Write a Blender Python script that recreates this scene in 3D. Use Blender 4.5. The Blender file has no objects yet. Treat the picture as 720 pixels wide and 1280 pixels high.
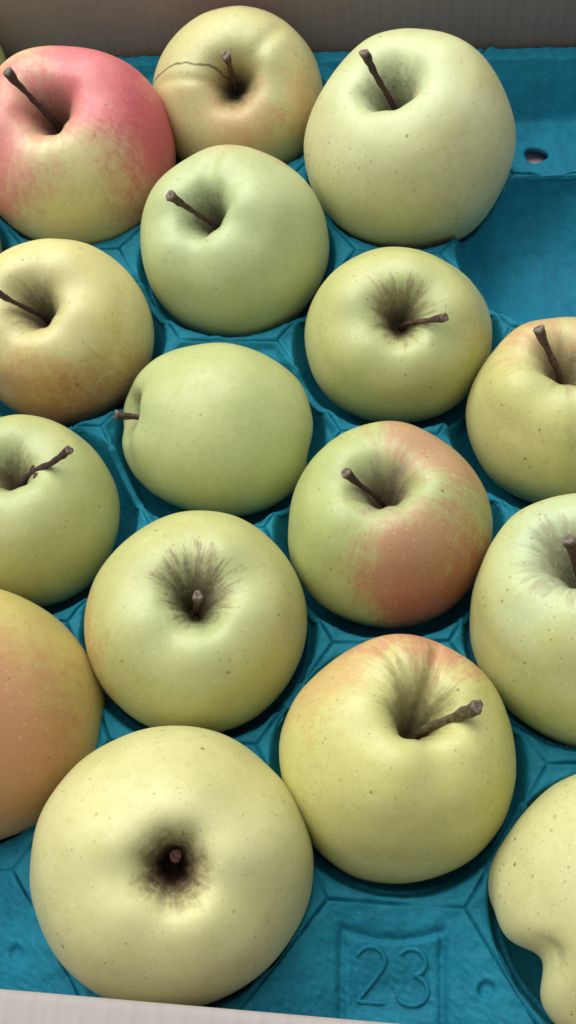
import bpy, math
import numpy as np
from mathutils import Matrix, Vector

# ------------------------------------------------------------------ camera
sc = bpy.context.scene
C = sc.collection
RIGHT = Vector((0.99690, 0.04660, -0.06337))
UP = Vector((-0.01062, 0.87796, 0.47862))
FWD = Vector((-0.07794, 0.47646, -0.87573))
cam_d = bpy.data.cameras.new('camera')
cam = bpy.data.objects.new('camera', cam_d)
C.objects.link(cam)
cam.matrix_world = Matrix(((RIGHT.x, UP.x, -FWD.x, 0.03019), (RIGHT.y, UP.y, -FWD.y, -0.22368),
                           (RIGHT.z, UP.z, -FWD.z, 0.37721), (0, 0, 0, 1)))
cam_d.sensor_fit = 'VERTICAL'
cam_d.sensor_height = 36.0
cam_d.lens = 36.0 * 1400.0 / 1280.0
cam_d.clip_start = 0.01
cam_d.clip_end = 50
sc.camera = cam

# ------------------------------------------------------------------ light
world = bpy.data.worlds.new('World')
sc.world = world
world.use_nodes = True
wb = world.node_tree.nodes['Background']
wb.inputs['Color'].default_value = (0.86, 0.95, 1.0, 1)
wb.inputs['Strength'].default_value = 0.41

def area(name, loc, target, size, power, col):
    l = bpy.data.lights.new(name, 'AREA')
    l.shape = 'RECTANGLE'
    l.size, l.size_y = size
    l.energy = power
    l.color = col
    o = bpy.data.objects.new(name, l)
    C.objects.link(o)
    o.location = loc
    o.rotation_euler = (Vector(target) - Vector(loc)).to_track_quat('-Z', 'Y').to_euler()
    return o
area('ceiling_lamp', (-0.42, 0.55, 1.15), (0, 0, 0), (1.7, 1.4), 34.0, (1.0, 0.985, 0.95))

sc.render.engine = 'CYCLES'
sc.view_settings.view_transform = 'Standard'
sc.view_settings.look = 'None'
sc.view_settings.exposure = 0.0
sc.view_settings.gamma = 1.0
sc.view_settings.use_curve_mapping = False

# ------------------------------------------------------------------ helpers
def mesh_obj(name, verts, faces, mat, parent=None, smooth=True):
    me = bpy.data.meshes.new(name)
    me.from_pydata([tuple(v) for v in verts], [], [tuple(f) for f in faces])
    me.update()
    if smooth:
        me.polygons.foreach_set('use_smooth', [True] * len(me.polygons))
    if mat:
        me.materials.append(mat)
    o = bpy.data.objects.new(name, me)
    C.objects.link(o)
    if parent:
        o.parent = parent
    return o

def empty(name, loc):
    o = bpy.data.objects.new(name, None)
    o.empty_display_size = 0.02
    C.objects.link(o)
    o.location = loc
    return o

def tag(o, label, cat, group=None):
    o['label'] = label
    o['category'] = cat
    if group:
        o['group'] = group

class Sines:
    """cheap smooth noise: a sum of random plane waves"""
    def __init__(self, seed, scale, n=24, dim=2):
        r = np.random.RandomState(seed)
        k = r.normal(size=(n, dim))
        k /= np.linalg.norm(k, axis=1)[:, None]
        self.k = k * (r.uniform(.5, 1.6, n)[:, None]) * 2 * math.pi / scale
        self.p = r.uniform(0, 6.283, n)
        self.n = n
    def __call__(self, P):
        return np.sin(P @ self.k.T + self.p).sum(-1) / math.sqrt(self.n / 2)

class NT:
    """short-hand for building node trees"""
    def __init__(self, mat):
        mat.use_nodes = True
        self.t = mat.node_tree
        self.t.nodes.clear()
    def node(self, kind, **kw):
        n = self.t.nodes.new(kind)
        for k, v in kw.items():
            setattr(n, k, v)
        return n
    def put(self, sock, v):
        if isinstance(v, bpy.types.NodeSocket):
            self.t.links.new(v, sock)
        elif v is not None:
            if sock.type == 'RGBA' and len(v) == 3:
                v = (*v, 1)
            sock.default_value = v
    def math(self, op, a, b=None, c=None, clamp=False):
        n = self.node('ShaderNodeMath', operation=op, use_clamp=clamp)
        for s, v in zip(n.inputs, (a, b, c)):
            self.put(s, v)
        return n.outputs[0]
    def vec(self, op, a, b=None, s=None):
        n = self.node('ShaderNodeVectorMath', operation=op)
        self.put(n.inputs[0], a)
        if b is not None:
            self.put(n.inputs[1], b)
        if s is not None:
            self.put(n.inputs['Scale'], s)
        return n.outputs['Value'] if op in ('DOT_PRODUCT', 'LENGTH', 'DISTANCE') else n.outputs[0]
    def noise(self, vec, scale, detail=3, rough=.55, dist=0.0):
        n = self.node('ShaderNodeTexNoise')
        self.put(n.inputs['Vector'], vec)
        n.inputs['Scale'].default_value = scale
        n.inputs['Detail'].default_value = detail
        n.inputs['Roughness'].default_value = rough
        n.inputs['Distortion'].default_value = dist
        return n.outputs['Fac']
    def ramp(self, v, a, b, lo=0.0, hi=1.0):
        n = self.node('ShaderNodeMapRange', interpolation_type='SMOOTHSTEP')
        self.put(n.inputs['Value'], v)
        self.put(n.inputs['From Min'], a)
        self.put(n.inputs['From Max'], b)
        self.put(n.inputs['To Min'], lo)
        self.put(n.inputs['To Max'], hi)
        return n.outputs['Result']
    def mix(self, f, a, b, mode='MIX'):
        n = self.node('ShaderNodeMix', data_type='RGBA', blend_type=mode)
        self.put(n.inputs['Factor'], f)
        self.put([i for i in n.inputs if i.name == 'A' and i.type == 'RGBA'][0], a)
        self.put([i for i in n.inputs if i.name == 'B' and i.type == 'RGBA'][0], b)
        return [o for o in n.outputs if o.type == 'RGBA'][0]
    def bump(self, h, strength, dist, normal=None):
        n = self.node('ShaderNodeBump')
        n.inputs['Strength'].default_value = strength
        n.inputs['Distance'].default_value = dist
        self.put(n.inputs['Height'], h)
        if normal:
            self.put(n.inputs['Normal'], normal)
        return n.outputs['Normal']
    def shader(self, col, rough, normal=None, spec=.5, sss=0.0, radius=(1, .7, .3), sss_scale=.004, coat=0.0):
        b = self.node('ShaderNodeBsdfPrincipled')
        self.put(b.inputs['Base Color'], col)
        self.put(b.inputs['Roughness'], rough)
        self.put(b.inputs['Specular IOR Level'], spec)
        b.inputs['Subsurface Weight'].default_value = sss
        b.inputs['Subsurface Radius'].default_value = radius
        b.inputs['Subsurface Scale'].default_value = sss_scale
        b.inputs['Coat Weight'].default_value = coat
        b.inputs['Coat Roughness'].default_value = .25
        if normal:
            self.put(b.inputs['Normal'], normal)
        o = self.node('ShaderNodeOutputMaterial')
        self.t.links.new(b.outputs[0], o.inputs[0])
        return b
    def coord(self):
        return self.node('ShaderNodeTexCoord').outputs['Object']

# ------------------------------------------------------------------ materials
def cardboard(name, c1, c2, axis):
    m = bpy.data.materials.new(name)
    t = NT(m)
    p = t.coord()
    s = t.node('ShaderNodeSeparateXYZ')
    t.put(s.inputs[0], p)
    flute = t.math('SINE', t.math('MULTIPLY', s.outputs[axis], 2 * math.pi / .0068))
    wob = t.noise(p, 40, 4)
    fib = t.noise(t.vec('MULTIPLY', p, (1, 1, 6)), 260, 3)
    col = t.mix(wob, c1, c2)
    col = t.mix(t.ramp(fib, .55, .8, 0, .35), col, tuple(x * .7 for x in c1))
    h = t.math('ADD', t.math('MULTIPLY', t.math('POWER', t.math('MULTIPLY_ADD', flute, .5, .5), 3.0), .5), t.math('MULTIPLY', fib, .4))
    t.shader(col, .85, t.bump(h, .45, .0007), spec=.25)
    return m
M_KRAFT = cardboard('grey brown cardboard', (.255, .20, .178), (.31, .25, .225), 0)
M_LINER = cardboard('pale board', (.345, .305, .292), (.41, .365, .35), 0)
M_FLOOR = cardboard('pale lilac board', (.62, .52, .66), (.70, .60, .74), 1)

def pulp():
    m = bpy.data.materials.new('teal moulded pulp')
    t = NT(m)
    p = t.coord()
    a = t.noise(p, 55, 5, .6)
    b = t.noise(p, 420, 4, .65)
    f = t.noise(t.vec('MULTIPLY', p, (1, 1.6, 1)), 1500, 2, .6)
    col = t.mix(t.ramp(a, .3, .7), (.003, .152, .240), (.006, .212, .318))
    col = t.mix(t.ramp(b, .42, .72, 0, .45), col, (.014, .25, .345))
    col = t.mix(t.ramp(f, .60, .78, 0, .35), col, (.002, .097, .155))
    sp = t.noise(p, 900, 0)
    col = t.mix(t.ramp(sp, .76, .80, 0, .35), col, (.10, .33, .42))
    h = t.math('ADD', t.math('MULTIPLY', b, .6), t.math('MULTIPLY', f, .3))
    t.shader(col, t.ramp(b, .3, .7, .62, .8), t.bump(h, .75, .0007), spec=.3)
    return m
M_PULP = pulp()

def stem_mat(name, c1, c2, tip):
    m = bpy.data.materials.new(name)
    t = NT(m)
    p = t.coord()
    n = t.noise(p, 700, 4)
    l = t.noise(t.vec('MULTIPLY', p, (1, 1, .25)), 1400, 3)
    col = t.mix(t.ramp(n, .35, .65), c1, c2)
    col = t.mix(t.ramp(l, .55, .75, 0, .6), col, tip)
    t.shader(col, .6, t.bump(l, .8, .0006), spec=.4)
    return m
M_STEM = stem_mat('brown stem bark', (.045, .022, .016), (.10, .055, .036), (.17, .12, .09))
M_STEM_DARK = stem_mat('dark plum stem bark', (.028, .012, .012), (.06, .028, .028), (.10, .06, .055))
M_STEM_OLIVE = stem_mat('olive stem bark', (.07, .05, .022), (.14, .11, .05), (.19, .15, .10))
M_STEM_PLUM = stem_mat('reddish stem bark', (.05, .018, .014), (.12, .045, .035), (.15, .08, .06))
M_TIP = stem_mat('cut stem end', (.09, .06, .045), (.22, .17, .13), (.30, .25, .20))

# ------------------------------------------------------------------ the box
FRONT_Y, BACK_Y, LEFT_X, RIGHT_X = -0.2005, 0.2455, -0.245, 0.172
FLOOR_Z, WALL_Z = -0.0390, 0.075

def box_mesh(name, lo, hi, mat, parent, r=.0012, seg=3):
    """a board with rounded long edges"""
    import bmesh
    bm = bmesh.new()
    bmesh.ops.create_cube(bm, size=1)
    for v in bm.verts:
        v.co = Vector([lo[k] + (v.co[k] + .5) * (hi[k] - lo[k]) for k in range(3)])
    bmesh.ops.bevel(bm, geom=bm.edges[:], offset=r, segments=seg, affect='EDGES', profile=.5)
    me = bpy.data.meshes.new(name)
    bm.to_mesh(me)
    bm.free()
    for q in me.polygons:
        q.use_smooth = True
    me.materials.append(mat)
    o = bpy.data.objects.new(name, me)
    C.objects.link(o)
    o.parent = parent
    return o

box = empty('cardboard_box', (0, 0, 0))
tag(box, 'open grey brown cardboard box holding the teal tray of apples', 'box')
box_mesh('bottom', (LEFT_X, FRONT_Y, FLOOR_Z - .004), (RIGHT_X, BACK_Y, FLOOR_Z), M_FLOOR, box)
box_mesh('back_wall', (LEFT_X - .005, BACK_Y, FLOOR_Z - .004), (RIGHT_X + .005, BACK_Y + .006, .066), M_KRAFT, box)
box_mesh('side_wall', (LEFT_X - .006, FRONT_Y - .006, FLOOR_Z - .004), (LEFT_X - .0005, BACK_Y - .0005, WALL_Z), M_KRAFT, box)
box_mesh('side_wall', (RIGHT_X + .0005, FRONT_Y - .006, FLOOR_Z - .004), (RIGHT_X + .006, BACK_Y - .0005, WALL_Z), M_KRAFT, box)
fw = box_mesh('front_wall', (LEFT_X, -.018, FLOOR_Z), (RIGHT_X, 0, .060), M_LINER, box, r=.003, seg=4)
fw.location = (0.0, FRONT_Y + .0015, 0)
fw.rotation_euler = (0, 0, -.038)
fw['label'] = 'pale pinkish folded front edge of the box'

# ------------------------------------------------------------------ apples: where they lie
# centre, radius, rotation (columns = local axes, local Z is the stem axis), stem tip in radii
APPLES = {
    'L0': ((-0.10968, 0.1637, 0.01005), 0.04605, ((0.9931, -0.1096, -0.0424), (0.0903, 0.9426, -0.3215), (0.0752, 0.3155, 0.946)), (-0.25, 0.193, 1.18)),
    'A0': ((-0.03717, 0.20349, 0.00477), 0.04077, ((0.9975, -0.0041, 0.0711), (0.0477, 0.7806, -0.6232), (-0.053, 0.625, 0.7788)), (-0.073, 0.248, 1.048)),
    'B0': ((0.04333, 0.16119, 0.01091), 0.04691, ((0.9759, 0.0265, -0.2167), (-0.0496, 0.9936, -0.1016), (0.2126, 0.1099, 0.9709)), (-0.175, 0.13, 1.149)),
    'A1': ((-0.03257, 0.11111, 0.0051), 0.0411, ((0.9696, -0.0452, -0.2404), (-0.0295, 0.9539, -0.2987), (0.2428, 0.2967, 0.9236)), (-0.234, 0.074, 1.125)),
    'L1': ((-0.10376, 0.06538, 0.00279), 0.03879, ((0.9934, -0.0948, -0.0649), (0.0704, 0.9488, -0.3081), (0.0908, 0.3015, 0.9491)), (-0.28, 0.06, 1.118)),
    'B1': ((0.03835, 0.06433, 0.00166), 0.03766, ((0.9997, 0.0058, 0.0233), (0.0039, 0.9189, -0.3946), (-0.0237, 0.3946, 0.9186)), (0.42, -0.092, 1.129)),
    'R1': ((0.1019, 0.02692, 0.00023), 0.03623, ((0.9951, 0.0948, -0.0264), (-0.0923, 0.9921, 0.0848), (0.0342, -0.082, 0.996)), (-0.309, 0.181, 1.115)),
    'A2': ((-0.03356, 0.0195, -0.00111), 0.03489, ((0.1727, -0.2733, -0.9463), (0.8544, 0.5196, 0.0058), (0.4901, -0.8095, 0.3232)), (-0.039, -0.044, 1.163)),
    'B2': ((0.03533, -0.02544, 0.0024), 0.0384, ((0.9969, -0.0049, -0.0783), (0.0034, 0.9998, -0.0201), (0.0784, 0.0198, 0.9967)), (-0.321, 0.026, 1.033)),
    'L2': ((-0.10595, -0.0205, 0.0006), 0.0366, ((0.9833, -0.1712, 0.0619), (0.1678, 0.9842, 0.0562), (-0.0705, -0.0448, 0.9965)), (0.646, -0.069, 1.155)),
    'A3': ((-0.03442, -0.06652, 0.0041), 0.0401, ((0.9885, -0.0538, 0.1416), (0.0769, 0.9836, -0.1631), (-0.1305, 0.1721, 0.9764)), (0.02, -0.017, 0.996)),
    'R2': ((0.10599, -0.06553, 0.00639), 0.04239, ((0.9604, 0.0857, -0.265), (-0.0364, 0.982, 0.1853), (0.2762, -0.1683, 0.9463)), (-0.03, 0.077, 1.054)),
    'L3': ((-0.11281, -0.10488, 0.0088), 0.0448, ((0.7664, -0.0918, -0.6357), (-0.016, 0.9867, -0.1617), (0.6421, 0.1341, 0.7548)), None),
    'B3': ((0.03855, -0.11506, 0.00367), 0.03967, ((0.9836, -0.016, 0.1798), (-0.0091, 0.9904, 0.1381), (-0.1803, -0.1375, 0.974)), (0.388, -0.004, 1.082)),
    'A4': ((-0.03414, -0.15255, 0.00852), 0.04452, ((0.9839, -0.0268, 0.1767), (0.0668, 0.9722, -0.2246), (-0.1657, 0.2328, 0.9583)), (0.021, 0.068, 0.618)),
    'R3': ((0.1114, -0.15921, 0.00661), 0.04261, ((0.5292, -0.2085, -0.8225), (-0.8442, -0.2263, -0.4859), (-0.0848, 0.9515, -0.2958)), None),
    'M0': ((-0.19294, 0.21744, 0.00503), 0.04103, ((0.9326, -0.0568, 0.3565), (0.2632, 0.783, -0.5637), (-0.2472, 0.6195, 0.7451)), None),
    'M1': ((-0.17741, 0.10975, 0.0027), 0.0387, ((0.8805, -0.1142, 0.46), (0.2835, 0.9047, -0.3181), (-0.3798, 0.4105, 0.829)), None),
}

# ------------------------------------------------------------------ the tray
DX, DY = .072, .0918
def lat(i, j):
    return np.array([(i - 1.5) * DX, -(j - 1.75) * DY])
cells = []                         # (x, y, zc, Rb, kind)
for k, (c, r, _, _) in APPLES.items():
    cells.append((c[0] if k[0] != 'M' else -.180, c[1], c[2], max(.0435, r + .0012), 'cup'))
for i, j in ((3, -.5), (3, .5), (-1, 1.5), (-1, 2.5), (-1, 3.5)):
    x, y = lat(i, j)
    if (i, j) == (3, -.5):
        y -= .003
    cells.append((x, y, .005, .0446, 'cup'))
for i, j in ((0, -1), (2, -1), (0, 4), (2, 4), (4, 0), (4, 1), (4, 2), (4, 3), (4, 4), (4, -1),
             (-2, 0), (-2, 1), (-2, 2), (-2, 3), (-2, 4), (-2, -1)):
    x, y = lat(i, j)
    cells.append((x, y, .005, .0425, 'number' if (i, j) == (2, 4) else 'web'))
CX = np.array([c[:2] for c in cells])
REAL = np.array([c[4] == 'cup' for c in cells])
TX0, TX1, TY0, TY1 = -.240, .168, -.1985, .2420
HOLE = (.1072, .2000)
DIMPLES = ((.0665, -.1850), (-.0860, -.1800))

nz1, nz2, nz3 = Sines(1, .03), Sines(2, .009), Sines(3, .0035, 30)

def smin(a, b, k):
    h = np.clip(.5 + .5 * (b - a) / k, 0, 1)
    return b + (a - b) * h - k * h * (1 - h)

HOLED = int(np.argmin(np.hypot(CX[:, 0] - HOLE[0], CX[:, 1] - HOLE[1])))

OPEN = HOLED + 1

def outer(d):
    d = np.minimum(d, .0516)
    plateau = -.0010 + .16 * (d - .0506)
    bowl = .005 - np.sqrt(np.maximum(.0446 ** 2 - np.minimum(d, .0445) ** 2, 0))
    return smin(bowl, plateau, .0010)

def tray_z(P, ci):
    x, y, zc, Rb, kind = cells[ci]
    c = CX[ci]
    d = np.linalg.norm(P - c, axis=1)
    # distance to the nearest cell border
    e = np.full(len(P), 1.0)
    for q in range(len(CX)):
        if q == ci:
            continue
        v = CX[q] - c
        L = np.linalg.norm(v)
        if L > .14:
            continue
        e = np.minimum(e, L / 2 - (P - c) @ v / L)
    e = np.maximum(e, 0)
    if kind == 'cup':
        bowl = zc - np.sqrt(np.maximum(Rb ** 2 - np.minimum(d, Rb * .995) ** 2, 0))
        # flat foot of the cup
        bowl = -smin(-bowl, np.full(len(P), -(zc - Rb * (.92 if ci == OPEN else .79))), .004 if ci == HOLED else .006 if ci == OPEN else .016)
        o = np.where(d > .0405, outer(d), 1)
        z = np.where(d > .0405, smin(bowl, o, .0008), bowl)
        w = np.clip(1 - e / .0035, 0, 1)
        w = w * w * (3 - 2 * w)
        z = z * (1 - w) + outer(d) * w
    else:
        dr = np.linalg.norm(P[:, None, :] - CX[REAL][None], axis=2).min(1)
        ridge = outer(dr)
        z = -smin(-(ridge - .55 * e), np.full(len(P), .0150), .0015)
        if kind == 'number':
            px, py = P[:, 0], P[:, 1]
            for gx in (.0208, .0530):
                z -= .0020 * np.exp(-((px - gx) / .0014) ** 2) / (1 + np.exp((py + .1685) / .0008))
            arc = -.1680 - .0030 * (1 - ((px - .0369) / .0161) ** 2)
            inside = 1 / (1 + np.exp((np.abs(px - .0369) - .0165) / .0006))
            z -= .0018 * np.exp(-((py - arc) / .0013) ** 2) * inside
    # raised rim round the tray
    rim = np.minimum(-.0015, -.0015 - 2.2 * np.maximum(np.maximum(TY1 - .0065 - P[:, 1], 0), 0))
    z = -smin(-z, -rim, .003)
    rimx = np.minimum(-.0015, -.0015 - 2.2 * np.maximum(np.minimum(P[:, 0] - TX0, TX1 - P[:, 0]) - .006, 0))
    z = -smin(-z, -rimx, .003)
    # pressed groove where cells meet, uneven along its length
    g = .0016 + .0006 * nz1(P)
    z = z - np.clip(g, .0003, .002) * np.exp(-(e / .0005) ** 2)
    z = z + .0003 * np.exp(-((e - .0022) / .0012) ** 2) * (.6 + .5 * nz2(P))
    for hx, hy in DIMPLES:
        q = np.hypot(P[:, 0] - hx, P[:, 1] - hy)
        z = z - .0022 / (1 + np.exp((q - .0024) / .00028))
    z = z + .00028 * nz1(P) + .00016 * nz2(P) + .00008 * nz3(P)
    return z

def cell_poly(ci):
    poly = [np.array(p) for p in ((TX0, TY0), (TX1, TY0), (TX1, TY1), (TX0, TY1))]
    c = CX[ci]
    for q in range(len(CX)):
        if q == ci:
            continue
        n = CX[q] - c
        mid = (CX[q] + c) / 2
        out = []
        for a, b in zip(poly, poly[1:] + poly[:1]):
            da, db = (a - mid) @ n, (b - mid) @ n
            if da <= 0:
                out.append(a)
            if da * db < 0:
                out.append(a + (b - a) * (da / (da - db)))
        poly = out
        if len(poly) < 3:
            return None
    return poly

tray = empty('fruit_tray', (0, 0, FLOOR_Z))
tag(tray, 'teal blue moulded pulp fruit tray with hexagonal cups under the apples', 'tray')

def build_cell(ci):
    poly = cell_poly(ci)
    if not poly:
        return
    kind = cells[ci][4]
    has_hole = kind == 'cup' and abs(CX[ci][0] - HOLE[0]) < .01 and abs(CX[ci][1] - HOLE[1]) < .03
    A = np.array(poly)
    cen = np.array(HOLE) if has_hole else A.mean(0)
    visible = -.16 < cen[0] < .16
    nseg = {'number': 460, 'cup': 200, 'web': 200}[kind] if visible else 60
    nrad = {'number': 120, 'cup': 56, 'web': 70}[kind] if visible else 16
    per = [np.linalg.norm(A[(k + 1) % len(A)] - A[k]) for k in range(len(A))]
    tot = sum(per)
    ring = []
    for k in range(len(A)):
        n = max(2, int(round(nseg * per[k] / tot)))
        for s in range(n):
            ring.append(A[k] + (A[(k + 1) % len(A)] - A[k]) * s / n)
    ring = np.array(ring)
    n = len(ring)
    ts = np.concatenate([[0], np.linspace(.03, 1, nrad)])
    if kind == 'cup':
        ts = 1 - (1 - ts) ** 1.5                       # finer towards the border
    pts, faces = [], []
    if has_hole:
        u = ring - cen
        u = u / np.linalg.norm(u, axis=1)[:, None]
        inner = cen + u * .0060 * (1 + .06 * np.sin(3 * np.arctan2(u[:, 1], u[:, 0]) + 1))[:, None]
    for k, t in enumerate(ts):
        if has_hole:
            pts.append(inner + (ring - inner) * t)
        elif k == 0:
            continue
        else:
            pts.append(cen + (ring - cen) * t)
    nr = len(pts)
    P = np.concatenate(pts)
    for k in range(nr - 1):
        a = np.arange(n) + k * n
        b = (np.arange(n) + 1) % n + k * n
        faces += np.stack([a, b, b + n, a + n][::-1], 1)[:, ::-1].tolist()
    if not has_hole:
        P = np.vstack([P, cen[None]])
        faces += [(len(P) - 1, (s + 1) % n, s) for s in range(n)]
    z = tray_z(P, ci)
    V = np.column_stack([P, z - FLOOR_Z])
    if has_hole:                                        # wall of the hole
        lip = V[:n].copy()
        lip[:, 2] -= .0030
        base = len(V)
        V = np.vstack([V, lip])
        faces += [(s, base + s, base + (s + 1) % n, (s + 1) % n) for s in range(n)]
    name = {'cup': 'cup', 'web': 'half_cup', 'number': 'number_panel'}[kind]
    o = mesh_obj(name, V, faces, M_PULP, tray)
    so = o.modifiers.new('thickness', 'SOLIDIFY')
    so.thickness = .0018
    so.offset = 1 if o.data.polygons[0].normal.z < 0 else -1
    return o

panel = None
for ci in range(len(cells)):
    o = build_cell(ci)
    if o and cells[ci][4] == 'number':
        panel = o
        o['label'] = 'flat panel embossed with the number 23'

# the embossed 23: low rounded strokes standing on the panel
def stroke(name, pts, w, h, parent, z0):
    pts = np.array(pts)
    prof = [(math.cos(a), max(0, math.sin(a))) for a in np.linspace(math.pi, 0, 9)]
    V, F = [], []
    n = len(pts)
    zs = tray_z(pts, z0)
    zs = np.convolve(np.pad(zs, 3, 'edge'), np.ones(7) / 7, 'valid') + .0002
    for k in range(n):
        t = pts[min(k + 1, n - 1)] - pts[max(k - 1, 0)]
        t = t / np.linalg.norm(t)
        nrm = np.array([-t[1], t[0]])
        taper = 1.0 if 0 < k < n - 1 else .55
        for c, s in prof:
            q = pts[k] + nrm * c * w * taper
            V.append((q[0], q[1], zs[k] - FLOOR_Z - .0004 + s * h * taper))
    m = len(prof)
    for k in range(n - 1):
        for s in range(m - 1):
            F.append((k * m + s, k * m + s + 1, (k + 1) * m + s + 1, (k + 1) * m + s))
    F.append(tuple(range(m)))
    F.append(tuple(range(n * m - 1, (n - 1) * m - 1, -1)))
    return mesh_obj(name, V, F, M_PULP, parent)

def arc(cx, cy, rx, ry, a0, a1, n=22):
    return [(cx + rx * math.cos(math.radians(a0 + (a1 - a0) * k / n)), cy + ry * math.sin(math.radians(a0 + (a1 - a0) * k / n))) for k in range(n + 1)]
PX, PYY = .0369, -.1815
NUM = [k for k, c in enumerate(cells) if c[4] == 'number'][0]
two = arc(PX - .0068, PYY + .0042, .0046, .0040, 165, -35) + [(PX - .0112 + (.0080) * (1 - k / 8), PYY - .0078 + .0095 * (1 - k / 8)) for k in range(1, 9)] + [(PX - .0112 + .0094 * k / 8, PYY - .0078) for k in range(1, 9)]
three = arc(PX + .0064, PYY + .0042, .0044, .0038, 150, -80) + arc(PX + .0064, PYY - .0038, .0052, .0044, 82, -150)
stroke('digit', two, .0009, .0014, panel, NUM)
stroke('digit', three, .0009, .0014, panel, NUM)

# ------------------------------------------------------------------ apples
PROFILE = np.array([(0, .40), (.038, .41), (.078, .51), (.125, .645), (.185, .765), (.265, .852), (.36, .893), (.475, .880),
                    (.605, .815), (.735, .70), (.86, .51), (.953, .28), (1.0, .03), (.985, -.22), (.91, -.48), (.78, -.70),
                    (.61, -.845), (.46, -.90), (.34, -.89), (.22, -.82), (.11, -.76), (0, -.745)])

def catmull(P, n):
    Q = np.vstack([[2 * P[0] - P[1]], P, [2 * P[-1] - P[-2]]])
    Q[0, 0], Q[-1, 0] = -P[1, 0], -P[-2, 0]
    Q[0, 1], Q[-1, 1] = P[1, 1], P[-2, 1]
    out = []
    m = len(P) - 1
    for s in np.linspace(0, m, n):
        k = min(int(s), m - 1)
        t = s - k
        a, b, c, d = Q[k:k + 4]
        out.append(.5 * (2 * b + (c - a) * t + (2 * a - 5 * b + 4 * c - d) * t * t + (3 * b - a - 3 * c + d) * t ** 3))
    return np.array(out)

def apple_mesh(R, seed, hs=1.0, cw=1.0, cd=0.0, con=.05, lob=.018, lean=(0, 0), bump=.010, irr=.12, ell=(1, 1), grooves=(), NU=160, NV=110):
    prof = catmull(PROFILE, NV)
    r0, z0 = np.maximum(prof[:, 0], 0), prof[:, 1]
    rnd = np.random.RandomState(seed)
    ph = rnd.uniform(0, 6.28)
    phi = np.linspace(0, 2 * np.pi, NU, endpoint=False)
    top = z0 > 0
    w = np.where(top, np.clip(1 - r0 / .85, 0, 1), 0)
    r = r0 * (1 + (cw - 1) * w)
    z = z0 - np.where(top, cd * np.exp(-(r0 / .16) ** 2), 0)
    rr = r[:, None] * np.ones(NU)
    zz = z[:, None] * np.ones(NU)
    ff = phi[None, :] * np.ones((NV, 1))
    sh = np.exp(-((r0 - .5) / .28) ** 2)[:, None]
    lobes = np.cos(5 * ff + ph) + .5 * np.cos(3 * ff + 2 * ph) + .6 * np.cos(2 * ff + 3.1 * ph)
    rr = rr * (1 + lob * .5 * lobes * (.25 + np.abs(zz)))
    zz = zz + lob * 1.1 * lobes * sh * np.sign(zz)
    cavw = np.where(top, np.exp(-(r0 / .30) ** 2), 0)[:, None]
    rr = rr * (1 + cavw * irr * (np.cos(2 * ff + 1.7 * ph) + .6 * np.cos(3 * ff + 4.1 * ph) + .45 * np.cos(7 * ff + ph)))
    rr = rr * (1 - con * np.maximum(0, -zz) + con * .3 * np.maximum(0, zz))
    zz = zz + lean[0] * rr * np.cos(ff - math.radians(lean[1])) * np.clip(zz / .7, 0, 1) ** 1.5
    for az, wid, dep, rlo, rhi in grooves:
        da = np.angle(np.exp(1j * (ff - math.radians(az))))
        rad = np.maximum(r0[:, None], .05)
        g = np.exp(-(da * rad / wid) ** 2) * (np.cos(da) > 0)
        ext = np.clip((rhi - r0) / .2, 0, 1)[:, None] * np.clip((r0 - rlo) / .08 + .5, 0, 1)[:, None] * top[:, None]
        ext = ext * ext * (3 - 2 * ext)
        zz = zz - dep * g * ext
        rr = rr * (1 - .25 * dep * g * ext)
    V = np.stack([rr * np.cos(ff) * ell[0], rr * np.sin(ff) * ell[1], zz * hs], -1)
    nn = Sines(seed + 100, 1.5, 20, 3)
    n2 = Sines(seed + 200, .55, 20, 3)
    flat = V.reshape(-1, 3)
    k = 1 + bump * nn(flat) + bump * .22 * n2(flat)
    V = flat * k[:, None]
    V[:NU] = V[:NU].mean(0)
    V[-NU:] = V[-NU:].mean(0)
    F = []
    for a in range(NV - 1):
        i0 = np.arange(NU) + a * NU
        i1 = (np.arange(NU) + 1) % NU + a * NU
        F += np.stack([i0, i0 + NU, i1 + NU, i1], 1).tolist()
    return V * R, F

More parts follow.
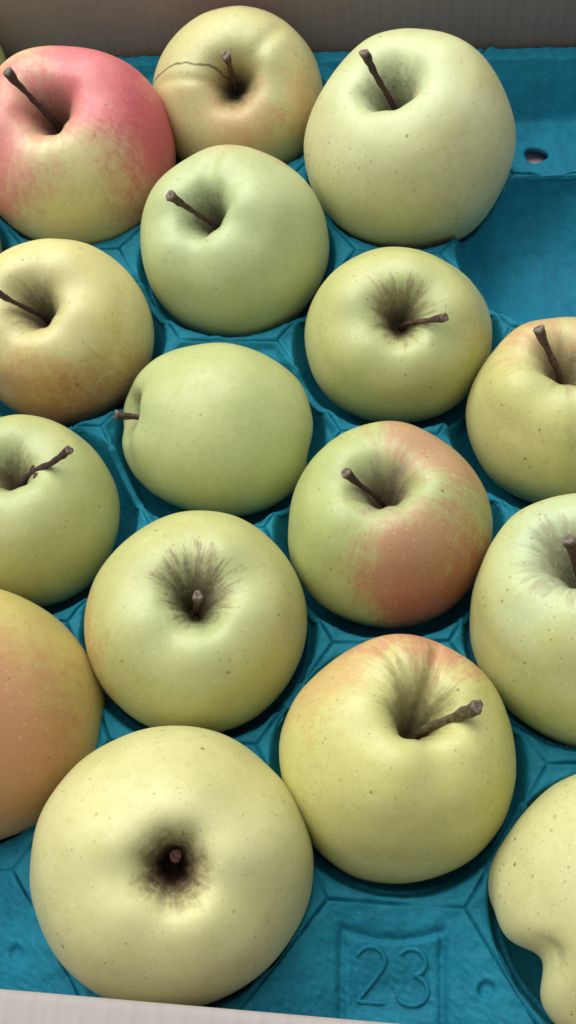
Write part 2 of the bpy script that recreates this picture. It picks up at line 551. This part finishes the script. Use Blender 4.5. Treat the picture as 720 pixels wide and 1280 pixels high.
def skin_mat(name, R, S):
    """S: base1, base2, green, blush list, russet (amount, reach), spots, lines"""
    m = bpy.data.materials.new(name)
    t = NT(m)
    P = t.vec('SCALE', t.coord(), s=1.0 / R)
    off = t.vec('ADD', P, (S['seed'] * 3.7, S['seed'] * 1.9, S['seed'] * 5.3))
    n = t.vec('NORMALIZE', P)
    sep = t.node('ShaderNodeSeparateXYZ')
    t.put(sep.inputs[0], P)
    flatv = t.vec('MULTIPLY', P, (1, 1, 0))
    rho = t.vec('LENGTH', flatv)
    dirv = t.vec('NORMALIZE', flatv)
    topm = t.ramp(sep.outputs[2], .1, .35)
    n1 = t.noise(off, 1.6, 4, .6)
    n2 = t.noise(off, 7, 4, .6)
    n3 = t.noise(off, 38, 3, .6)
    streak = t.noise(t.vec('ADD', t.vec('SCALE', dirv, s=5.0), t.vec('ADD', t.vec('SCALE', P, s=.5), (S['seed'], 0, 0))), 1.6, 4, .65)
    col = t.mix(t.ramp(n1, .32, .68), S['c1'], S['c2'])
    col = t.mix(t.ramp(n2, .40, .75, 0, .28), col, tuple(x * 1.10 for x in S['c1']))
    blot = t.noise(off, 13, 4, .65, .4)
    col = t.mix(t.ramp(blot, .48, .70, 0, .42), col, tuple(x * f for x, f in zip(S['c2'], (.82, .86, .72))))
    grain = t.noise(t.vec('MULTIPLY', off, (1, 1, .6)), 70, 3, .7)
    col = t.mix(t.ramp(grain, .52, .75, 0, .25), col, tuple(min(1, x * 1.15) for x in S['c1']))
    # greener round the stem end
    gm = t.math('MULTIPLY', t.ramp(t.math('ADD', rho, t.math('MULTIPLY_ADD', n1, .7, -.35)), .85, .25), topm)
    col = t.mix(t.math('MULTIPLY', gm, S.get('gk', .5)), col, S['green'])
    # faint meridian streaks
    col = t.mix(t.ramp(streak, .52, .75, 0, .22), col, tuple(x * f for x, f in zip(S['c2'], (.88, .95, .8))))
    fleck = t.noise(t.vec('ADD', t.vec('SCALE', dirv, s=16.0), t.vec('SCALE', P, s=3.0)), 1.7, 3, .6)
    # blush on the sun side
    for d, lo, hi, k, bc, st in S.get('blush', ()):
        v = t.vec('DOT_PRODUCT', n, tuple(d))
        v = t.math('ADD', v, t.math('MULTIPLY_ADD', n1, .50, -.25))
        v = t.math('ADD', v, t.math('MULTIPLY_ADD', streak, st, -st * .5))
        v = t.math('ADD', v, t.math('MULTIPLY_ADD', blot, .30, -.15))
        v = t.math('ADD', v, t.math('MULTIPLY_ADD', fleck, min(.36, st), -min(.36, st) / 2))
        f = t.math('MULTIPLY', t.ramp(v, lo, hi), t.ramp(n3, .1, .7, k * .86, k))
        col = t.mix(f, col, bc)
    # rays of russet out of the cavity
    ra, reach, spike = S.get('russet', (.3, .25, .5))
    rays = t.noise(t.vec('ADD', t.vec('SCALE', dirv, s=3.4), t.vec('ADD', t.vec('SCALE', P, s=1.5), (S['seed'] * 2.3, 0, 0))), 1.3, 5, .7)
    rd = S.get('rdir')
    lim = t.math('MULTIPLY_ADD', t.math('SUBTRACT', rays, .5), spike * 2.2, reach)
    if rd:
        lim = t.math('ADD', lim, t.math('MULTIPLY', t.vec('DOT_PRODUCT', dirv, tuple(rd)), S.get('rk', .15)))
    lim = t.math('ADD', lim, t.math('MULTIPLY_ADD', n2, .2, -.1))
    rm = t.math('MULTIPLY', t.ramp(t.math('SUBTRACT', lim, rho), -.05, .14), topm)
    rm = t.math('MULTIPLY', rm, t.ramp(t.noise(off, 16, 4, .7), 0.30, .62, ra * .55, ra))
    col = t.mix(rm, col, S.get('rcol', (.22, .145, .085)))
    # stained floor of the cavity
    cm = t.math('MULTIPLY', t.ramp(t.math('ADD', rho, t.math('MULTIPLY_ADD', blot, .30, -.15)), .31, .05), topm)
    col = t.mix(t.math('MULTIPLY', cm, S.get('pit', .72)), col, S.get('pitcol', (.10, .075, .052)))
    # lenticels: small and faint all over, a few dark ones
    for sc_, rad, pick, k, dc in ((13.0, .18, .42, .60, (.26, .22, .11)), (7.0, .115, .52, .85, (.11, .085, .05)), (22.0, .26, .28, .36, (.80, .78, .54)), (26.0, .20, .55, .50, (.30, .27, .13))):
        vo = t.node('ShaderNodeTexVoronoi')
        t.put(vo.inputs['Vector'], off)
        vo.inputs['Scale'].default_value = sc_
        rs = t.node('ShaderNodeSeparateColor')
        t.put(rs.inputs[0], vo.outputs['Color'])
        keep = t.math('GREATER_THAN', rs.outputs[0], pick)
        rr_ = t.math('MULTIPLY_ADD', rs.outputs[1], rad * .9, rad * .35)
        dm = t.ramp(t.math('DIVIDE', vo.outputs['Distance'], rr_), 1.15, .45)
        col = t.mix(t.math('MULTIPLY', t.math('MULTIPLY', dm, keep), k * S.get('dots', .75)), col, dc)
    # rub marks and bruises
    br = t.ramp(t.noise(off, 3.3, 3, .6, .6), .66, .76, 0, S.get('bruise', .18))
    col = t.mix(br, col, tuple(x * f for x, f in zip(S['c2'], (.74, .66, .55))))
    # scars along a great circle: (plane normal, side vector, limit, strength)
    for pn, side, lim_, k in S.get('lines', ()):
        a = t.math('ABSOLUTE', t.math('ADD', t.vec('DOT_PRODUCT', n, tuple(pn)), t.math('MULTIPLY_ADD', n1, .22, -.11)))
        lm = t.math('MULTIPLY', t.ramp(a, .022, .002), t.ramp(t.vec('DOT_PRODUCT', n, tuple(side)), lim_, lim_ + .1))
        col = t.mix(t.math('MULTIPLY', lm, k), col, (.12, .09, .05))
    h = t.math('ADD', t.math('MULTIPLY', n3, .5), t.math('MULTIPLY', t.noise(off, 110, 2), .35))
    rough = t.math('ADD', t.ramp(blot, .3, .7, .32, .46), t.math('MULTIPLY', rm, .25))
    dk = .90
    col = t.mix(1.0, col, (dk, dk, dk * .92), 'MULTIPLY')
    t.shader(col, rough, t.bump(h, .16, .0006), spec=.42, sss=.0, radius=(1.0, .75, .25), sss_scale=.003)
    return m

def tube(name, pts, radii, mat, parent, seg=14, seed=0, ridge=.17):
    pts = [Vector(p) for p in pts]
    # resample as a smooth curve
    P = np.array(pts)
    n = 26
    Q = np.vstack([2 * P[0] - P[1], P, 2 * P[-1] - P[-2]])
    R_ = np.concatenate([[radii[0]], radii, [radii[-1]]])
    cs, rs = [], []
    m = len(P) - 1
    for s in np.linspace(0, m, n):
        k = min(int(s), m - 1)
        t = s - k
        a, b, c, d = Q[k:k + 4]
        cs.append(.5 * (2 * b + (c - a) * t + (2 * a - 5 * b + 4 * c - d) * t * t + (3 * b - a - 3 * c + d) * t ** 3))
        rs.append(R_[k + 1] * (1 - t) + R_[k + 2] * t)
    cs = np.array(cs)
    nz = Sines(seed + 7, .006, 16, 3)
    V, F = [], []
    ref = Vector((0.3, .9, .2))
    for k in range(n):
        T = Vector(cs[min(k + 1, n - 1)] - cs[max(k - 1, 0)]).normalized()
        X = T.cross(ref).normalized()
        Y = T.cross(X)
        for s in range(seg):
            a = 2 * math.pi * s / seg
            dirn = X * math.cos(a) + Y * math.sin(a)
            q = np.array(cs[k])
            rad = rs[k] * (1 + ridge * .6 * math.sin(3 * a + seed) + ridge * float(nz((q + np.array(dirn) * rs[k])[None])[0]) * .7)
            V.append(tuple(q + np.array(dirn) * rad))
    for k in range(n - 1):
        for s in range(seg):
            F.append((k * seg + s, k * seg + (s + 1) % seg, (k + 1) * seg + (s + 1) % seg, (k + 1) * seg + s))
    F.append(tuple(range(seg)))
    o = mesh_obj(name, V, F, mat, parent)
    # the cut end: slightly domed, ragged
    T = Vector(cs[-1] - cs[-2]).normalized()
    ring = V[-seg:]
    cen = np.array(ring).mean(0)
    W, G = [tuple(v) for v in ring], []
    rnd = np.random.RandomState(seed)
    for q, (f, hgt) in enumerate(((1.06, .30), (.92, .62), (.45, .50))):
        for v in ring:
            vv = cen + (np.array(v) - cen) * f * (1 + rnd.uniform(-.08, .08)) + np.array(T) * rs[-1] * (hgt + rnd.uniform(-.12, .12))
            W.append(tuple(vv))
    W.append(tuple(cen + np.array(T) * rs[-1] * .35))
    for k in range(3):
        for s in range(seg):
            G.append((k * seg + s, k * seg + (s + 1) % seg, (k + 1) * seg + (s + 1) % seg, (k + 1) * seg + s))
    G += [(3 * seg + s, 3 * seg + (s + 1) % seg, 4 * seg) for s in range(seg)]
    return o, W, G

def D(x, y, z):
    """a direction given as: across to the right, along the tray, up"""
    return (RIGHT * x + UP * y - FWD * z).normalized()

YEL = dict(c1=(.64, .58, .27), c2=(.57, .53, .22), green=(.45, .50, .25))
PALE = dict(c1=(.66, .64, .38), c2=(.58, .57, .29), green=(.56, .64, .38))
GRN = dict(c1=(.51, .54, .24), c2=(.45, .49, .21), green=(.42, .50, .27))
PINK, DEEP, SALM, ORNG, RUST = (.70, .17, .22), (.56, .08, .13), (.66, .28, .17), (.60, .27, .10), (.42, .13, .08)

RZ = 93
SPEC = {
 'L0': dict(label='large pink and yellow apple beside the box back wall, long dark stem', skin=dict(YEL, c1=(.74, .66, .36), c2=(.70, .61, .30), green=(.62, .60, .32), gk=.35, russet=(.25, .22, .3), dots=.5,
            blush=[(D(.55, .62, .55), .34, .86, .95, PINK, .14), (D(-.75, -.05, .65), .52, .92, .85, PINK, .2), (D(.95, .0, .25), .50, .95, .85, DEEP, .14)]),
            shape=dict(hs=1.0, cw=1.15, cd=.06), stem=(.0021, .0017, .0024, 'dark')),
 'A0': dict(label='yellow apple with a dark scar line, touching the back wall', skin=dict(YEL, c1=(.66, .61, .32), c2=(.62, .57, .28), russet=(.45, .16, .3),
            blush=[(D(-.05, -.45, .9), .75, 1.1, .5, SALM, .3), (D(.0, 1, .1), .80, 1.05, .7, PINK, .4), (D(.75, -.2, .6), .8, 1.1, .5, SALM, .4)],
            lines=[(D(.08, 1, 0), D(-1, .0, .35), .15, .85)]),
            shape=dict(cw=1.1, cd=.06, lob=.010, grooves=[(175, .05, .018, .1, 1.0), (52, .09, .035, .1, .95)]), stem=(.0016, .0015, .0024, 'brown')),
 'B0': dict(label='big pale creamy yellow apple next to the empty cup by the back wall', skin=dict(PALE, gk=.8, russet=(.25, .28, .5), rcol=(.34, .25, .24), bruise=.2),
            shape=dict(hs=1.03, cw=1.05, cd=.10, con=.20, lean=(.10, 20), lob=.012), stem=(.0017, .0015, .0026, 'dark')),
 'A1': dict(label='smooth pale green apple with brown stem, just in front of the scarred yellow apple', skin=dict(GRN, c1=(.54, .58, .31), c2=(.49, .54, .27), gk=.5, green=(.46, .57, .32), dots=.5, russet=(.4, .17, .5), rcol=(.24, .2, .15),
            blush=[(D(.05, 1, .05), .74, 1.0, .7, SALM, .2)]),
            shape=dict(cw=1.05, cd=.08, lob=.02, grooves=[(80, .10, .05, .1, .8)]), stem=(.0017, .0015, .0024, 'brown')),
 'L1': dict(label='creamy yellow apple with orange underside at the left edge, below the pink apple', skin=dict(YEL, c1=(.74, .66, .34), c2=(.67, .59, .25), green=(.55, .52, .28), russet=(.6, .24, .45), rcol=(.25, .20, .14),
            blush=[(D(-.2, -.9, .35), .50, 1.0, .85, ORNG, .2), (D(.55, -.8, .1), .55, 1.0, .75, (.54, .20, .10), .2)]),
            shape=dict(cw=1.2, cd=.10), stem=(.0016, .0013, .0016, 'dark')),
 'B1': dict(label='yellow green apple with brown russet cavity, beside the empty cup', skin=dict(GRN, c1=(.58, .58, .26), c2=(.52, .53, .22), russet=(.75, .30, .5), rcol=(.26, .19, .10), rdir=(.3, .8, 0), rk=.06),
            shape=dict(cw=1.25, cd=.06, ell=(1.03, .965)), stem=(.0017, .0013, .0020, 'brown')),
 'R1': dict(label='yellow apple with faint salmon top, cut off by the right edge below the empty cup', skin=dict(YEL, c1=(.66, .61, .28), c2=(.57, .56, .22), russet=(.5, .34, .5), rcol=(.36, .24, .16),
            blush=[(D(-.3, .9, .3), .70, 1.1, .65, SALM, .6)]),
            shape=dict(cw=1.3, cd=.05, hs=1.0, lob=.024, grooves=[(-80, .10, .03, .2, 1.1)]), stem=(.0019, .0017, .0023, 'brown')),
 'A2': dict(label='plain green apple lying on its side, stem pointing left', skin=dict(GRN, c1=(.52, .55, .25), c2=(.48, .52, .23), gk=.3, dots=.5, russet=(.4, .2, .4), bruise=.25),
            shape=dict(hs=1.12, cw=.8, cd=.0, lob=.010, con=.03, lean=(.17, 90), irr=.04), stem=(.0015, .0014, .0021, 'brown')),
 'B2': dict(label='green apple with a rusty red blush, in the middle of the right-hand rows', skin=dict(GRN, c1=(.49, .53, .22), c2=(.45, .49, .19), russet=(.7, .27, .6), rcol=(.40, .30, .24), gk=.3,
            blush=[(D(.28, -.45, .80), .62, .92, .85, (.50, .21, .14), .2), (D(.70, -.70, .2), .45, 1.0, .85, RUST, .3), (D(.45, .85, .25), .60, .95, .8, (.54, .25, .17), .8)]),
            shape=dict(cw=1.15, cd=.08), stem=(.0014, .0012, .0021, 'dark')),
 'L2': dict(label='green apple at the left edge with a gnarled knobbly stem', skin=dict(GRN, c1=(.54, .55, .25), c2=(.49, .51, .22), russet=(.6, .22, .3), bruise=.12),
            shape=dict(cw=1.1, cd=.02), stem=(.0030, .0015, .0019, 'dark')),
 'A3': dict(label='yellow green apple with long brown russet rays, stem facing the viewer', skin=dict(GRN, c1=(.58, .57, .26), c2=(.52, .52, .21), green=(.50, .57, .30), gk=.7, russet=(.85, .24, .7), rcol=(.27, .20, .125), rdir=(-.1, 1, 0), rk=.17,
            blush=[(D(-.95, -.2, .1), .75, 1.05, .6, ORNG, .2)]),
            shape=dict(cw=1.1, cd=.10), stem=(.0017, .0015, .0022, 'brown')),
 'R2': dict(label='large pale green apple cut off by the right edge, speckled with russet', skin=dict(PALE, c1=(.62, .64, .32), c2=(.58, .59, .24), green=(.50, .60, .38), gk=.9, russet=(.6, .42, .5), rcol=(.36, .30, .19), dots=1.2),
            shape=dict(cw=1.2, cd=.05, hs=1.10), stem=(.0018, .0016, .0024, 'brown')),
 'L3': dict(label='orange blushed apple at the left edge, no stem in view', skin=dict(YEL, c1=(.60, .52, .19), c2=(.60, .47, .17), russet=(.3, .2, .3), dots=.6,
            blush=[(D(.30, -.2, .93), .12, .95, .85, (.57, .25, .14), .3), (D(.5, .1, .8), .60, 1.05, .35, (.50, .22, .12), .3)]),
            shape=dict(hs=1.15, con=.10), stem=None),
 'B3': dict(label='yellow apple with stout olive stem, behind the embossed number', skin=dict(YEL, c1=(.66, .63, .26), c2=(.60, .57, .20), green=(.58, .58, .26), russet=(.55, .24, .6), rcol=(.28, .21, .10), rdir=(-.2, 1, 0), rk=.16,
            blush=[(D(.15, 1, -.05), .70, 1.0, .85, (.60, .22, .17), .3), (D(-.6, .7, .2), .70, 1.05, .5, SALM, .3)]),
            shape=dict(cw=1.05, cd=.08, hs=1.06, lean=(.04, 120), grooves=[(118, .05, .05, .1, .8), (75, .05, .05, .1, .75)]), stem=(.0016, .0019, .0026, 'olive')),
 'A4': dict(label='largest pale yellow apple at the front with a dark brown cavity', skin=dict(PALE, c1=(.68, .65, .34), c2=(.61, .58, .27), green=(.66, .64, .34), gk=.4, russet=(.6, .22, .22), rcol=(.28, .19, .11), pit=.95, pitcol=(.075, .032, .025), bruise=.25, rdir=(.75, -.6, 0), rk=.06),
            shape=dict(cw=.88, cd=.18, lob=.018, lean=(.03, 250), irr=.13, ell=(1.028, .972)), stem=(.0016, .0018, .0022, 'plum')),
 'R3': dict(label='pale yellow heart-shaped apple cut off at the lower right corner', skin=dict(PALE, c1=(.66, .64, .34), c2=(.59, .57, .27), gk=.3, dots=1.0),
            shape=dict(hs=1.0, cw=1.2, lob=.008, lean=(0, 0), cd=-.14, grooves=[(RZ, .14, .14, -.1, .9), (RZ + 180, .14, .14, -.1, .9)]), stem=None),
 'M0': dict(label='sliver of yellow apple at the left edge, in the back corner behind the pink apple', skin=dict(YEL), shape=dict(), stem=None),
 'M1': dict(label='sliver of yellow apple at the left edge, below the pink apple', skin=dict(YEL), shape=dict(), stem=None),
}

def build_apple(key, seed):
    c, R, rot, tip = APPLES[key]
    c = Vector(c)
    S = SPEC[key]
    rotm = Matrix(rot)
    base = Vector((c.x, c.y, c.z - R * .93))
    root = empty('apple', base)
    tag(root, S['label'], 'apple', 'apples lying in the teal tray')
    sk = dict(S['skin'], seed=seed)
    inv = rotm.transposed()
    sk['blush'] = [(inv @ Vector(b[0]), *b[1:]) for b in sk.get('blush', ())]
    sk['lines'] = [(inv @ Vector(l[0]), inv @ Vector(l[1]), *l[2:]) for l in sk.get('lines', ())]
    mat = skin_mat('apple skin', R, sk)
    V, F = apple_mesh(R, seed, **S['shape'])
    M = Matrix.Translation(c - base) @ rotm.to_4x4()
    b = mesh_obj('body', V, F, mat, root)
    b.matrix_local = M
    if S['stem'] and tip:
        r0, r1, r2, kind = S['stem']
        r0, r1, r2 = r0 * .76, r1 * .74, r2 * .92
        bottom = V[0]
        t = Vector(tip) * R
        p0 = Vector(bottom) - Vector((0, 0, .002))
        L = (t - p0).length
        p1 = p0 + Vector((0, 0, 1)) * L * .17 + (t - p0) * (.25 if key == 'L2' else .18)
        p2 = p0 + (t - p0) * .68 + Vector((0, 0, 1)) * L * .05
        smat = {'brown': M_STEM, 'dark': M_STEM_DARK, 'olive': M_STEM_OLIVE, 'plum': M_STEM_PLUM}[kind]
        st, W, G = tube('stem', [p0, p1, p2, t], [r0, r1 * .95, r1, r2 * .92], smat, root, seed=seed)
        st.matrix_local = M
        e = mesh_obj('stem_end', W, G, M_STEM_PLUM if key == 'A4' else M_TIP, st)
        if key == 'L2':                                    # knobbly bud scar low on the stem
            k0 = p0 + (t - p0) * .40 + Vector((0, 0, .003))
            side = Vector((.55, -.75, .30)).normalized()
            kn, W2, G2 = tube('bud', [k0 - side * .001, k0 + side * .003, k0 + side * .0052, k0 + side * .0062 + Vector((.002, 0, 0))],
                              [.0034, .0036, .0030, .0022], M_STEM, root, seed=51, ridge=.3)
            kn.matrix_local = M
            mesh_obj('bud_tip', W2, G2, M_TIP, kn)
    return root

for s, key in enumerate(SPEC):
    build_apple(key, s + 1)
